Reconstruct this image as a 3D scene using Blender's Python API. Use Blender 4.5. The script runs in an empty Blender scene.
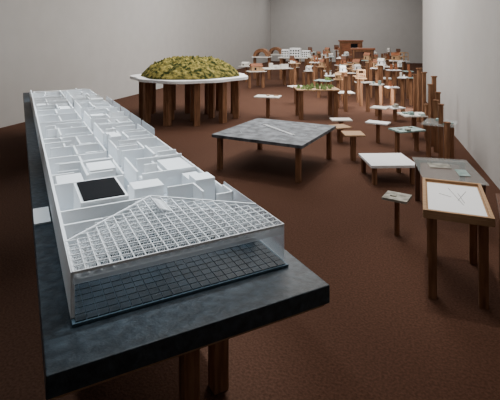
import bpy, math, random
from mathutils import Vector, noise
random.seed(11)
H=1.75; F=445.0; TH=math.atan(122/445.0)
FW=Vector((-math.sin(TH),math.cos(TH),0)); RT=Vector((math.cos(TH),math.sin(TH),0))
def cam(X,Z,z=0): 
    v=RT*X+FW*Z; return Vector((v.x,v.y,z))
def S(px,py,z=0.0):
    Z=F*(H-z)/(py-36.0); return cam((px-250)/F*Z,Z,z)

# ---------- materials ----------
def mat(name,col,rough=0.7,col2=None,scale=20,bump=0,spec=0.3,stretch=None,detail=6,metal=0,lo=.35,hi=.65):
    m=bpy.data.materials.new(name); m.use_nodes=True; nt=m.node_tree; b=nt.nodes['Principled BSDF']
    b.inputs['Base Color'].default_value=(*col,1); b.inputs['Roughness'].default_value=rough
    b.inputs['Specular IOR Level'].default_value=spec; b.inputs['Metallic'].default_value=metal
    if col2 or bump:
        tc=nt.nodes.new('ShaderNodeTexCoord'); mp=nt.nodes.new('ShaderNodeMapping')
        if stretch: mp.inputs['Scale'].default_value=stretch
        n=nt.nodes.new('ShaderNodeTexNoise'); n.inputs['Scale'].default_value=scale; n.inputs['Detail'].default_value=detail
        nt.links.new(tc.outputs['Object'],mp.inputs['Vector']); nt.links.new(mp.outputs[0],n.inputs['Vector'])
        if col2:
            r=nt.nodes.new('ShaderNodeValToRGB'); r.color_ramp.elements[0].color=(*col,1); r.color_ramp.elements[1].color=(*col2,1)
            r.color_ramp.elements[0].position=lo; r.color_ramp.elements[1].position=hi
            nt.links.new(n.outputs['Fac'],r.inputs['Fac']); nt.links.new(r.outputs[0],b.inputs['Base Color'])
        if bump:
            bp=nt.nodes.new('ShaderNodeBump'); bp.inputs['Strength'].default_value=bump; bp.inputs['Distance'].default_value=.02
            nt.links.new(n.outputs['Fac'],bp.inputs['Height']); nt.links.new(bp.outputs[0],b.inputs['Normal'])
    return m
def glassm(name,col,alpha,rough=.1):
    m=mat(name,col,rough,spec=.5); m.node_tree.nodes['Principled BSDF'].inputs['Alpha'].default_value=alpha; return m
M={}
M['floor']=mat('floor_carpet',(.066,.031,.019),.95,(.105,.050,.032),70,.3,.1)
M['wall']=mat('wall_paint',(.50,.49,.475),.9,(.52,.51,.495),3,0,.1)
M['slate']=mat('slate',(.010,.020,.030),.5,(.045,.068,.088),26,.3,.45,detail=12,lo=.4,hi=.78)
M['slate2']=mat('slate_pale',(.045,.053,.065),.6,(.19,.21,.235),9,.2,.4,detail=14)
M['white']=mat('white_card',(.90,.92,.94),.8)
M['white2']=mat('grey_card',(.42,.46,.50),.8)
M['black']=mat('black_card',(.004,.005,.007),.7,spec=.1)
M['ply']=mat('plywood_edge',(.35,.22,.13),.6)
M['wood']=mat('post_wood',(.15,.07,.035),.7,(.29,.145,.075),6,.1,.2,(6,6,.6))
M['wood2']=mat('pale_wood',(.36,.22,.12),.6,(.47,.30,.17),5,.05,.2,(1,8,1))
M['dwood']=mat('dark_wood',(.07,.03,.017),.6,(.13,.055,.03),6,.1,.3,(5,5,.6))
M['rwood']=mat('red_wood',(.2,.07,.03),.5,(.3,.11,.05),6,.1,.3,(1,1,5))
M['moss']=mat('moss',(.018,.026,.008),.95,(.27,.225,.065),11,1.0,.05,detail=14,lo=.40,hi=.66)
M['green']=mat('leaf_green',(.06,.11,.03),.8,(.2,.26,.09),20)
M['teal']=mat('pale_teal',(.2,.33,.32),.7,(.4,.5,.48),15)
M['cream']=mat('cream_paper',(.74,.72,.67),.8)
M['print']=mat('print_paper',(.2,.2,.17),.7,(.5,.48,.42),14)
M['ink']=mat('ink_line',(.12,.12,.12),.8)
M['tile']=mat('floor_tiles',(.006,.016,.026),.4,(.016,.034,.050),12,0,.4)
M['grout']=mat('tile_grout',(.07,.12,.16),.6)
M['glass']=glassm('clear_glass',(.75,.85,.85),.16)
M['frost']=glassm('frosted_acrylic',(.85,.9,.95),.42,.4)
M['hazy']=glassm('facade_acrylic',(.6,.72,.82),.05,.1)

class MB:
    def __init__(s): s.v=[];s.f=[];s.m=[];s.mats=[]
    def mi(s,k):
        if k not in s.mats: s.mats.append(k)
        return s.mats.index(k)
    def hexa(s,p,k):
        b=len(s.v); s.v+= [tuple(q) for q in p]
        for f in ((0,3,2,1),(4,5,6,7),(0,1,5,4),(1,2,6,5),(2,3,7,6),(3,0,4,7)):
            s.f.append([b+i for i in f]); s.m.append(s.mi(k))
    def box(s,c,sz,k,rot=0):
        c=Vector(c);ca,sa=math.cos(rot),math.sin(rot);p=[]
        for dz in (-.5,.5):
            for dx,dy in ((-.5,-.5),(.5,-.5),(.5,.5),(-.5,.5)):
                x=dx*sz[0];y=dy*sz[1]; p.append((c.x+x*ca-y*sa,c.y+x*sa+y*ca,c.z+dz*sz[2]))
        s.hexa(p,k)
    def roof(s,c,sz,k,rot=0):
        c=Vector(c);ca,sa=math.cos(rot),math.sin(rot);b=len(s.v)
        for x,y,z in((-.5,-.5,0),(.5,-.5,0),(.5,.5,0),(-.5,.5,0),(-.5,0,1),(.5,0,1)):
            x*=sz[0];y*=sz[1]; s.v.append((c.x+x*ca-y*sa,c.y+x*sa+y*ca,c.z+z*sz[2]))
        for f in((0,3,2,1),(0,1,5,4),(2,3,4,5),(0,4,3),(1,2,5)): s.f.append([b+i for i in f]);s.m.append(s.mi(k))
    def bar(s,a,b,r,k):
        a=Vector(a);b=Vector(b);d=(b-a).normalized();up=Vector((0,0,1)) if abs(d.z)<.9 else Vector((1,0,0))
        x=d.cross(up).normalized()*r;y=d.cross(x).normalized()*r
        s.hexa([a-x-y,a+x-y,a+x+y,a-x+y,b-x-y,b+x-y,b+x+y,b-x+y],k)
    def prism(s,pts,z0,z1,k):
        n=len(pts);b=len(s.v); s.v+=[(p[0],p[1],z0) for p in pts]+[(p[0],p[1],z1) for p in pts]
        s.f.append([b+i for i in range(n)][::-1]);s.m.append(s.mi(k)); s.f.append([b+n+i for i in range(n)]);s.m.append(s.mi(k))
        for i in range(n):
            j=(i+1)%n; s.f.append([b+i,b+j,b+n+j,b+n+i]);s.m.append(s.mi(k))
    def cyl(s,c,r,z0,z1,k,n=14,r2=None):
        r2=r if r2 is None else r2;b=len(s.v)
        for z,rr in((z0,r),(z1,r2)):
            for i in range(n): a=2*math.pi*i/n; s.v.append((c[0]+rr*math.cos(a),c[1]+rr*math.sin(a),z))
        s.f.append([b+i for i in range(n)][::-1]);s.m.append(s.mi(k)); s.f.append([b+n+i for i in range(n)]);s.m.append(s.mi(k))
        for i in range(n):
            j=(i+1)%n; s.f.append([b+i,b+j,b+n+j,b+n+i]);s.m.append(s.mi(k))
    def done(s,name,bevel=0,parent=None):
        me=bpy.data.meshes.new(name)
        xs=[v[0] for v in s.v];ys=[v[1] for v in s.v]
        ox=(min(xs)+max(xs))/2;oy=(min(ys)+max(ys))/2
        me.from_pydata([(v[0]-ox,v[1]-oy,v[2]) for v in s.v],[],s.f)
        for k in s.mats: me.materials.append(M[k])
        me.polygons.foreach_set('material_index',s.m); me.update()
        o=bpy.data.objects.new(name,me);bpy.context.collection.objects.link(o);o.location=(ox,oy,0)
        if bevel:
            bm=o.modifiers.new('bevel','BEVEL');bm.width=bevel;bm.segments=2;bm.limit_method='ANGLE'
        if parent: o.parent=parent
        return o

# ---------- room ----------
LWx=S(0,128).x
RWx=S(500,190).x
yb=S(273,61).y
ye=S(423,97).y
def simple(name,c,sz,k):
    m=MB();m.box(c,sz,k);return m.done(name)
CH=5.2
x0=LWx;x1=RWx+5
simple('floor',((x0+x1)/2,yb/2-2,-.05),(x1-x0+.6,yb+8,.1),'floor')
simple('ceiling',((x0+x1)/2,yb/2-2,CH+.05),(x1-x0+.6,yb+8,.1),'wall')
simple('wall_left',(x0-.1,yb/2-2,CH/2),(.2,yb+8,CH),'wall')
simple('wall_back',((x0+x1)/2,yb+.1,CH/2),(x1-x0,.2,CH),'wall')
simple('wall_right',(RWx+.15,(ye-6)/2,CH/2),(.3,ye+6,CH),'wall')
simple('wall_annex',(x1+.1,(yb+ye)/2-3,CH/2),(.2,yb-ye+6,CH),'wall')
simple('wall_front',((x0+x1)/2,-6.1,CH/2),(x1-x0,.2,CH),'wall')

# ---------- long display table ----------
TZ=.72
A=S(330,285,TZ)
d=Vector((-231.5/445,1,0)).normalized()
U=(RT*d.x+FW*d.y); V=Vector((-U.y,U.x,0))
def L(u,v,z=0): 
    p=A+U*u+V*v; return Vector((p.x,p.y,z))
def quad(m,u0,u1,v0,v1,z0,z1,k):
    m.hexa([L(u0,v0,z0),L(u1,v0,z0),L(u1,v1,z0),L(u0,v1,z0),L(u0,v0,z1),L(u1,v0,z1),L(u1,v1,z1),L(u0,v1,z1)],k)
m=MB()
quad(m,0,7.6,0,1.07,TZ-.075,TZ,'slate')
quad(m,.015,7.585,.015,1.055,TZ-.092,TZ-.0755,'ply')
quad(m,.12,7.4,.12,.95,TZ-.14,TZ-.0925,'black')
for u,v in ((.5,.38),(.52,.22),(.9,.85),(2.5,.2),(2.5,.85),(4.2,.2),(4.2,.85),(5.8,.2),(5.8,.85),(7.2,.2),(7.2,.85)):
    quad(m,u,u+.08,v,v+.08,0,TZ-.141,'wood')
m.done('display_table',.004)

m=MB()
z0=TZ+.002; zf=z0+.012; HT=TZ+.18
quad(m,.9,7.4,.06,.97,z0,zf,'white2')
quad(m,.2,.8995,.075,.975,z0,zf-.002,'grout')
nu,nv=16,22
for i in range(nu):
    for j in range(nv):
        du=.66/nu;dv=.88/nv
        quad(m,.206+i*du+.002,.206+(i+1)*du-.002,.085+j*dv+.0018,.085+(j+1)*dv-.0018,zf-.002,zf+.002,'tile')
quad(m,.235,6.3,.963,.977,zf,HT,'white')
quad(m,.9,3.0,.078,.088,zf,HT-.03,'white')
quad(m,3.2,6.3,.078,.088,zf,HT-.05,'white')
quad(m,6.3,6.31,.078,.972,zf,HT-.04,'white')
quad(m,6.5,7.3,.10,.9,zf,zf+.03,'white')
quad(m,6.35,6.48,.3,.9,zf,zf+.05,'white')
def rooms(u0,u1,v0,v1,dep):
    du,dv=u1-u0,v1-v0
    if (max(du,dv)<.24) or (dep>1 and max(du,dv)<.42 and random.random()<.3) :
        r=random.random(); h=random.uniform(.08,.16)
        if r<.25: quad(m,u0+.01,u1-.02,v0+.02,v1-.02,zf,zf+h,'white')
        elif r<.5: 
            a=random.uniform(.2,.5)
            quad(m,u0+du*a,u0+du*(a+.3),v0+dv*.3,v0+dv*.6,zf,zf+random.uniform(.02,.1),'white')
        elif r<.7: quad(m,u0+du*.5,u0+du*.5+.009,v0+.02,v1-.04,zf,zf+.14,'white')
        return
    t=.014; h=random.choice((.13,.15,.16,.168))
    if du*.9>dv:
        c=u0+du*random.uniform(.35,.65); g=random.uniform(.03,.06) ; s=random.random()<.5
        quad(m,c,c+t,v0+(g if s else 0),v1-(0 if s else g),zf,zf+h,'white')
        rooms(u0,c,v0,v1,dep+1);rooms(c+t,u1,v0,v1,dep+1)
    else:
        c=v0+dv*random.uniform(.35,.65); g=random.uniform(.03,.06); s=random.random()<.5
        quad(m,u0+(g if s else 0),u1-(0 if s else g),c,c+t,zf,zf+h,'white')
        rooms(u0,u1,v0,c,dep+1);rooms(u0,u1,c+t,v1,dep+1)
cuts=[1.32,1.95,2.6,3.4,4.2,5.2,6.3]
for a,b in zip(cuts,cuts[1:]):
    rooms(a+.012,b,.56,.96,0);rooms(a+.012,b,.09,.46,0)
    quad(m,a,a+.014,.57,.96,zf,HT-.012,'white');quad(m,a,a+.014,.09,.45,zf,HT-.02,'white')
    quad(m,a+.05,b-.08,.552,.564,zf,HT-.015,'white'); quad(m,a+.1,b-.15,.452,.464,zf,HT-.03,'white')
quad(m,.93,1.28,.62,.86,zf,HT-.002,'white'); quad(m,.945,1.265,.635,.845,HT-.0019,HT+.004,'black')
quad(m,1.02,1.15,.40,.57,zf,zf+.16,'white');quad(m,1.16,1.29,.42,.55,zf,zf+.10,'white')
quad(m,.98,1.1,.10,.22,zf,zf+.17,'white');quad(m,1.12,1.3,.1,.2,zf,zf+.12,'white')
quad(m,.8,.95,.24,.25,zf,HT,'white');quad(m,.95,.96,.24,.4,zf,HT,'white')
quad(m,.72,.85,.10,.11,zf,HT,'white');quad(m,.72,.73,.1,.2,zf,HT,'white')
quad(m,.9,.912,.55,.96,zf,HT-.02,'white');quad(m,.7,.712,.76,.96,zf,HT-.01,'white')
for uu in (2.4,2.9,3.4,3.9,4.4): quad(m,uu,uu+.46,.073,.076,zf,HT+.03,'frost')
cs=.0445; zt=HT;zb=HT-.04
def lim(v): return .5+.36*(1-abs(v-.525)/.445)
R=.002
nv=20
for j in range(nv+1):
    v=.08+j*cs
    n=int((lim(min(v,.96))-.235)/cs)
    for i in range(n+1):
        u=.235+i*cs
        if j<nv: m.bar(L(u,v,zt),L(u,v+cs,zt),R,'white')
        if i<n:
            m.bar(L(u,v,zt),L(u+cs,v,zt),R,'white')
            if j<nv:
                c=L(u+cs/2,v+cs/2,zb)
                for a,b in((0,0),(cs,0),(0,cs),(cs,cs)): m.bar(L(u+a,v+b,zt),c,R*.65,'white')
                if i<n-1: m.bar(c,L(u+1.5*cs,v+cs/2,zb),R*.65,'white')
                if j<nv-1: m.bar(c,L(u+cs/2,v+1.5*cs,zb),R*.65,'white')
m.bar(L(.5,.08,zt),L(.86,.525,zt),.004,'white');m.bar(L(.5,.97,zt),L(.86,.525,zt),.004,'white')
def wallseg(a,b,z0_,z1_,t,k):
    a=Vector(a);b=Vector(b);dd=(b-a).normalized();n=Vector((-dd.y,dd.x,0))*t
    P=[a,b,b+n,a+n]; m.prism([(p.x,p.y) for p in P],z0_,z1_,k)
wallseg(L(.505,.08),L(.865,.525),zf+.003,zb-.004,.008,'white')
wallseg(L(.865,.525),L(.505,.962),zf+.003,zb-.004,.008,'white')
quad(m,.228,.234,.08,.97,zt-.006,zt+.004,'white')
quad(m,.230,.233,.08,.97,zb-.004,zt-.007,'frost')
quad(m,.231,.233,.08,.97,zf+.004,zb-.005,'hazy')
quad(m,.235,.9,.076,.079,zf+.002,zt,'frost')
for k in range(12):
    uu=.60+.013*k; m.bar(L(uu,.49,zt+.006),L(uu,.55,zt+.03),.0028,'white'); m.bar(L(uu,.55,zt+.03),L(uu+.013,.49,zt+.006),.0022,'white')
quad(m,1.2,1.44,.985,1.068,z0,z0+.008,'white')
m.done('architectural_model')

# ---------- moss table ----------
c=cam((190-250)/F*9.65,9.65); mz=.9
m=MB()
pts=[]
for i in range(96):
    a=2*math.pi*i/96; r=1.22+.035*math.cos(9*a)+.04*math.sin(4*a+1)
    pts.append((c.x+r*math.cos(a),c.y+r*math.sin(a)))
m.prism(pts,mz-.06,mz,'white')
for i in range(11):
    a=2*math.pi*i/11+.1; x=c.x+1.02*math.cos(a);y=c.y+1.02*math.sin(a); m.box((x,y,(mz-.062)/2),(.12,.12,mz-.062),'wood',a)
for i in range(6):
    a=2*math.pi*i/6; m.box((c.x+.5*math.cos(a),c.y+.5*math.sin(a),(mz-.062)/2),(.11,.11,mz-.062),'wood',a)
m.done('round_table',.006)
m=MB();NR,NA=70,200
for i in range(NR+1):
    t=i/NR
    for j in range(NA):
        a=2*math.pi*j/NA; R0=1.06+.05*math.sin(3*a)+.03*math.sin(7*a+2)
        r=R0*t; x=r*math.cos(a);y=r*math.sin(a)
        z=.37*(1-t**2.6)**.8 if t<1 else 0
        n=noise.noise(Vector((x*4,y*4,1)))*.04+noise.noise(Vector((x*14,y*14,3)))*.06+noise.noise(Vector((x*30,y*30,5)))*.05
        z+=n*(1-t**6)+.01
        m.v.append((c.x+x,c.y+y,mz+max(z,.002)))
for i in range(NR):
    for j in range(NA):
        k=(j+1)%NA; m.f.append([i*NA+j,(i+1)*NA+j,(i+1)*NA+k,i*NA+k]);m.m.append(m.mi('moss'))
o=m.done('moss_mound')
for p in o.data.polygons: p.use_smooth=True

def table_from(name,corners,z,th,topk,legk,lw,inset=.08,extra=None,sc=1):
    P=[S(px,py,z) for px,py in corners]
    cc=sum(P,Vector())/4
    ax=((P[1]-P[0])+(P[2]-P[3]));w=ax.length/2*sc;ax.normalize();ax.z=0
    ay=Vector((-ax.y,ax.x,0)); dd=(((P[0]-P[3])+(P[1]-P[2]))/2).dot(ay)*sc
    rot=math.atan2(ax.y,ax.x); m=MB()
    m.box((cc.x,cc.y,z-th/2),(w,dd,th),topk,rot)
    def q(a,b): return cc+ax*a+ay*b
    for sx in (-1,1):
        for sy in (-1,1):
            p=q(sx*(w/2-inset),sy*(dd/2-inset)); m.box((p.x,p.y,(z-th)/2-.0005),(lw,lw,z-th-.001),legk,rot)
    if extra: extra(m,q,rot,w,dd,z)
    return m.done(name,.003)
def ex(m,q,rot,w,dd,z):
    a=q(-.3,.22);b=q(.34,-.22)
    for s in(-.018,.018): m.bar((a.x+s,a.y,z+.006),(b.x+s,b.y,z+.006),.005,'white')
    for k in range(14):
        p=a.lerp(b,k/14+.03); m.box((p.x,p.y,z+.006),(.05,.012,.01),'white',rot)
    for k in range(16):
        p=q(random.uniform(-.38,.38)*w,random.uniform(-.38,.38)*dd); p2=p+Vector((random.uniform(-.2,.2),random.uniform(-.2,.2),0))
        m.bar((p.x,p.y,z+.001),(p2.x,p2.y,z+.001),.0025,'white2')
table_from('slate_table',[(246,117),(333,124),(312,149),(220,135)],.465,.04,'slate2','wood',.06,extra=ex,sc=.94)
def ex2(m,q,rot,w,dd,z):
    p=q(0,.0); m.box((p.x,p.y,z+.003),(w*.84,dd*.82,.004),'white',rot)
    for s in(-1,1):
        p=q(s*(w/2-.012),0); m.box((p.x,p.y,z+.010),(.022,dd,.02),'wood2',rot)
        p=q(0,s*(dd/2-.012)); m.box((p.x,p.y,z+.010),(w-.046,.022,.02),'wood2',rot)
    for (a0,a1,b0,b1) in((-.03,.2,.05,-.14),(.09,.16,.02,-.06),(-.1,.05,-.02,.0),(.03,.1,.06,-.1)):
        a=q(a0,a1);b=q(b0,b1);m.bar((a.x,a.y,z+.006),(b.x,b.y,z+.006),.0013,'ink')
table_from('drawing_table',[(424,180),(482,186),(494,222),(421,212)],.58,.035,'wood2','wood',.055,.06,ex2)
table_from('side_table',[(491,192),(545,200),(575,236),(507,226)],.62,.03,'dwood','wood',.06,.05)
def ex3(m,q,rot,w,dd,z):
    p=q(-.05,.1);m.box((p.x,p.y,z+.004),(.2,.16,.004),'print',rot)
    p=q(.12,-.1);m.box((p.x,p.y,z+.004),(.1,.2,.004),'teal',rot)
    for s in(-1,1):
        p=q(0,s*(dd/2-.05));m.box((p.x,p.y,z-.028),(w-.04,.03,.03),'dwood',rot)
table_from('glass_table',[(407,157),(466,159),(490,186),(430,180)],.45,.008,'glass','dwood',.05,.05,ex3)

used=[]
def cabinet(px,by,wpx,zlo,zhi,k):
    Z=F*H/(by-36);w=wpx/F*Z;p=cam((px-250)/F*Z,Z);used.append(p);m=MB();D=.5
    for s in(-.3,.3): used.append(p+Vector((s,0,0)))
    m.box((p.x,p.y,(zlo+zhi)/2),(w,D,zhi-zlo),k)
    for i in(-1,1):
        m.box((p.x+i*(w/2-.06),p.y-D/2-.012,(zlo+zhi)/2),(.06,.024,zhi-zlo),'wood')
        for j in(-1,1): m.box((p.x+i*(w/2-.06),p.y+j*(D/2-.06),zlo/2-.001),(.09,.09,zlo-.002),'dwood')
    for t in(0,.5,1): m.box((p.x,p.y-D/2-.014,zlo+.04+(zhi-zlo-.08)*t),(w-.2,.028,.05),'wood')
    m.box((p.x-w*.2,p.y-D/2-.004,zlo+(zhi-zlo)*.27),(w*.25,.008,(zhi-zlo)*.3),'black')
    m.box((p.x+w*.15,p.y-D/2-.004,zlo+(zhi-zlo)*.75),(w*.3,.008,(zhi-zlo)*.28),'black')
    m.box((p.x,p.y,zhi+.03),(w+.1,D+.1,.06),'rwood')
    m.done('wooden_cabinet',.004)
cabinet(351,74,22,.6,1.5,'rwood')
cabinet(363,84,21,.6,1.25,'dwood')
Z=F*H/(79-36);p=cam((296-250)/F*Z,Z);m=MB()
for s in(-.6,-.2,.2,.6):
    for t in(-.3,.3): used.append(p+Vector((s,t,0)))
m.box((p.x,p.y,.88),(1.3,.9,.04),'cream')
for a in(-.55,0,.55):
    for b in(-.35,.35): m.box((p.x+a,p.y+b,.43),(.1,.1,.858),'wood')
for i,(a,w,h) in enumerate(((-.42,.28,.3),(-.02,.4,.36),(.42,.32,.26))):
    m.box((p.x+a,p.y,.901+h/2),(w,.4,h),'white')
    for r in range(3):
        for s in range(4): m.box((p.x+a-w/2+w*(s+.5)/4,p.y-.203,.94+h*.3*r),(w*.15,.008,h*.16),'black')
m.done('building_model')
def post(px,ty,by,wpx,top='cream',dep=None,legs=1,name='post_table',lw=.07,th=.02,extra=None,leg='wood'):
    Z=F*H/(by-36); z=H-(ty-36)/F*Z; w=wpx/F*Z; dep=dep or w*.8
    p=cam((px-250)/F*Z,Z); used.append(p); m=MB(); rot=random.choice((0,TH,.3,-.3,.6))
    lw=min(lw,w*.8)
    ca,sa=math.cos(rot),math.sin(rot)
    def q(a,b): return (p.x+a*ca-b*sa,p.y+a*sa+b*ca)
    m.box((p.x,p.y,z-th/2),(w,dep,th),top,rot)
    ps=[(0,0)] if legs==1 else ([(-w/2+lw,0),(w/2-lw,0)] if legs==2 else [(s*(w/2-lw),t*(dep/2-lw)) for s in(-1,1) for t in(-1,1)])
    for a,b in ps:
        x,y=q(a,b); m.box((x,y,(z-th)/2-.0005),(lw,lw,z-th-.001),leg,rot)
    if extra: extra(m,q,rot,w,dep,z)
    return m.done(name)
def blocks(k='cream',n=4,hh=.1):
    def e(m,q,rot,w,d,z):
        for i in range(n):
            x,y=q(random.uniform(-.36,.36)*w,random.uniform(-.36,.36)*d); h=random.uniform(.3,1)*hh
            m.box((x,y,z+h/2),(w*random.uniform(.1,.25),d*random.uniform(.1,.25),h),k,rot)
    return e
def house(k='cream',rk='rwood',hh=.14):
    def e(m,q,rot,w,d,z):
        x,y=q(0,0); m.box((x,y,z+hh/2),(w*.6,d*.6,hh),k,rot); m.roof((x,y,z+hh),(w*.68,d*.7,hh*.6),rk,rot)
        x,y=q(-w*.1,-d*.302); m.box((x,y,z+hh*.5),(w*.1,.006,hh*.5),'black',rot)
        x,y=q(w*.38,0); m.box((x,y,z+hh*.25),(w*.12,d*.4,hh*.5),k,rot)
    return e
def frame(k='wood2',hh=.3):
    def e(m,q,rot,w,d,z):
        for s in(-.35,.35):
            for t in(-.35,.35):
                x,y=q(s*w,t*d);m.bar((x,y,z),(x,y,z+hh),.012,k)
        for f in(.5,1):
            P=[q(s*w,t*d) for s,t in((-.35,-.35),(.35,-.35),(.35,.35),(-.35,.35))]
            for i in range(4): m.bar((*P[i],z+hh*f),(*P[(i+1)%4],z+hh*f),.012,k)
    return e
def plants(m,q,rot,w,d,z):
    for i in range(46):
        x,y=q(random.uniform(-.45,.45)*w,random.uniform(-.42,.42)*d); h=random.uniform(.03,.12)
        m.cyl((x,y),random.uniform(.01,.05),z,z+h,'green',6,.004)
post(387,159,178,45,'white',.55,4,lw=.05,th=.03)
post(397,196,235,24,'print',.2,1,lw=.035,extra=blocks('print',2,.01))
post(353,133,160,20,'wood2',.3,1)
post(340,126,142,17,'wood2',.3,1)
post(341,119,134,20,'cream',.25,1)
post(378,122,143,22,'white',.22,1,lw=.05)
post(407,129,152,30,'teal',.3,2,lw=.05,extra=blocks('print',3,.03))
post(414,114,138,26,'cream',.4,1,lw=.06,extra=blocks('teal',3,.06))
post(440,122,158,30,'glass',.5,2,lw=.06,extra=blocks('teal',3,.05))
post(380,107,124,16,'cream',.3,1,lw=.06)
post(395,107,121,14,'white',.3,1,lw=.06,extra=blocks('print',3,.08))
post(268,96,118,25,'cream',.35,1,extra=blocks('wood2',2,.04))
post(316,88,117,42,'wood2',.7,4,lw=.09,extra=plants)
post(296,86,104,14,'cream',.3,1)
post(256,71,88,18,'cream',.4,2,extra=house('wood2','rwood',.16))
post(274,68,86,34,'cream',.7,4,lw=.09,extra=blocks('cream',6,.2))
post(246,66,82,12,'cream',.4,1,extra=house('cream','cream',.1))
post(338,79,108,9,'wood2',.2,1,extra=house('wood2','wood2',.1))
post(361,78,106,10,'wood2',.2,1,extra=frame('wood2',.2))
post(368,82,112,12,'cream',.2,1)
post(377,84,116,12,'cream',.25,1,extra=blocks('teal',2,.1))
post(324,80,98,16,'teal',.4,2,extra=blocks('green',4,.1))
post(345,92,108,16,'cream',.4,1)
post(385,78,96,12,'cream',.4,1)
for px,ty,by in((424,72,128),(431,84,146),(436,100,152),(441,104,160),(447,122,165),(427,104,140),(434,76,136),(419,68,122),(438,92,148),(415,74,112)):
    post(px,ty,by,5,'wood',.07,1,'wooden_post',lw=.06)
tries=0;cnt=0
while cnt<105 and tries<9000:
    tries+=1
    by=random.uniform(69,114); px=random.uniform(290+ (0 if by<92 else 50),426)
    p=S(px,by)
    if any((p-q_).length<.42 for q_ in used) or p.x>RWx-.4: continue
    cnt+=1
    Z=F*H/(by-36); z=random.choice((random.uniform(.4,.8),random.uniform(.7,1.05))); ty=36+(H-z)*F/Z
    k=random.choice(['cream','wood2','cream','teal','white','wood2'])
    w=random.choice([.1,.18,.24,.3,.35])*F/Z
    if w*Z/F<.15: post(px,ty+random.uniform(-3,1),by,w,'wood',.1,1,'wooden_post',lw=.085)
    else: post(px,ty,by,w,k,.26,1,extra=random.choice([None,blocks('cream',3,.12),house('white','cream',.11),house('wood2','rwood',.15),house('rwood','dwood',.16),frame('wood2',.25),blocks('rwood',2,.2)]),lw=.075)
for px,by,k in((262,79,'wood'),(276,74,'wood')):
    Z=F*H/(by-36);p=cam((px-250)/F*Z,Z);m=MB();n=12;r=.32
    m.box((p.x,p.y,.9),(.72,.6,.04),'cream')
    for a in(-.3,.3): m.box((p.x+a,p.y,.44),(.1,.1,.878),'wood')
    for i in range(n):
        a0=math.pi*i/n;a1=math.pi*(i+1)/n
        P=[(p.x+rr*math.cos(a),.922+rr*math.sin(a)) for a,rr in((a0,r*.6),(a0,r),(a1,r),(a1,r*.6))]
        m.hexa([(x,p.y-.2,z) for x,z in P]+[(x,p.y+.2,z) for x,z in P],k)
    m.done('arched_model')

# ---------- lights ----------
def area(name,loc,sx,sy,e,col=(1,1,1),target=None):
    l=bpy.data.lights.new(name,'AREA');l.shape='RECTANGLE';l.size=sx;l.size_y=sy;l.energy=e;l.color=col
    o=bpy.data.objects.new(name,l);o.location=loc;bpy.context.collection.objects.link(o)
    if target is not None: o.rotation_euler=(Vector(target)-Vector(loc)).to_track_quat('-Z','Y').to_euler()
    return o
def spot(name,loc,target,e,ang,blend=.7,col=(1,1,1),r=.1):
    l=bpy.data.lights.new(name,'SPOT');l.energy=e;l.spot_size=math.radians(ang);l.spot_blend=blend;l.color=col;l.shadow_soft_size=r
    o=bpy.data.objects.new(name,l);o.location=loc;bpy.context.collection.objects.link(o)
    o.rotation_euler=(Vector(target)-Vector(loc)).to_track_quat('-Z','Y').to_euler()
cool=(.82,.93,1)
for u_,e in((1.0,1050),(2.5,1350),(4.2,1350),(6.0,1250)):
    q_=L(u_+.5,-1.6,4.9); t=L(u_,.55,TZ); spot('overhead_spot',q_,t,e,28,1,cool,.08)
for u_,e in((1.2,330),(3.6,330)):   # weak unseen spots added at left to light the table's side strip
    spot('overhead_spot',L(u_,2.2,4.9),L(u_,.8,TZ),e,36,1,cool,.15)
xc=(LWx+RWx)/2
area('ceiling_fill',(xc,18,5.1),5,20,800,(1,.96,.91))  # unseen area lights added overhead as general fill, no fixtures modelled
area('ceiling_fill',(xc+1.5,8,5.1),3,5,200,(1,.95,.90))
area('ceiling_fill',(xc+2.5,3,5.1),2,2,60,(1,.95,.90))
spot('overhead_spot',(c.x+1,c.y-1.5,4.8),(c.x,c.y,.9),620,36,.8,(1,.97,.9))
t=S(272,130,.46);spot('overhead_spot',(t.x+.5,t.y+1,4.9),t,420,30,.9,(.95,.98,1))
t=S(460,195,.58);spot('overhead_spot',(t.x-.3,t.y+.6,4.9),t,250,26,.9,(1,.97,.92))
t=S(385,140,.3);spot('overhead_spot',(t.x-.3,t.y+.6,4.9),t,250,30,.9,(1,.97,.92))
area('wall_fill',(LWx+2.5,13,5.0),1,16,300,(1,.98,.96),(LWx,14,2))  # unseen area lights added to set the brightness of the walls
area('wall_fill',(RWx-2,10,5.0),1,7,210,(1,.98,.96),(RWx,10.5,2))
area('wall_fill',(xc+1,yb-3,5.0),8,1,80,(1,.98,.96),(xc+1,yb,2))
w=bpy.data.worlds.new('world');bpy.context.scene.world=w;w.use_nodes=True
w.node_tree.nodes['Background'].inputs[0].default_value=(.5,.5,.5,1);w.node_tree.nodes['Background'].inputs[1].default_value=.1

cd=bpy.data.cameras.new('camera');co=bpy.data.objects.new('camera',cd);bpy.context.collection.objects.link(co)
co.location=(0,0,H);co.rotation_euler=(math.pi/2,0,TH);cd.sensor_width=36;cd.lens=F/500*36;cd.shift_y=-.328
bpy.context.scene.camera=co
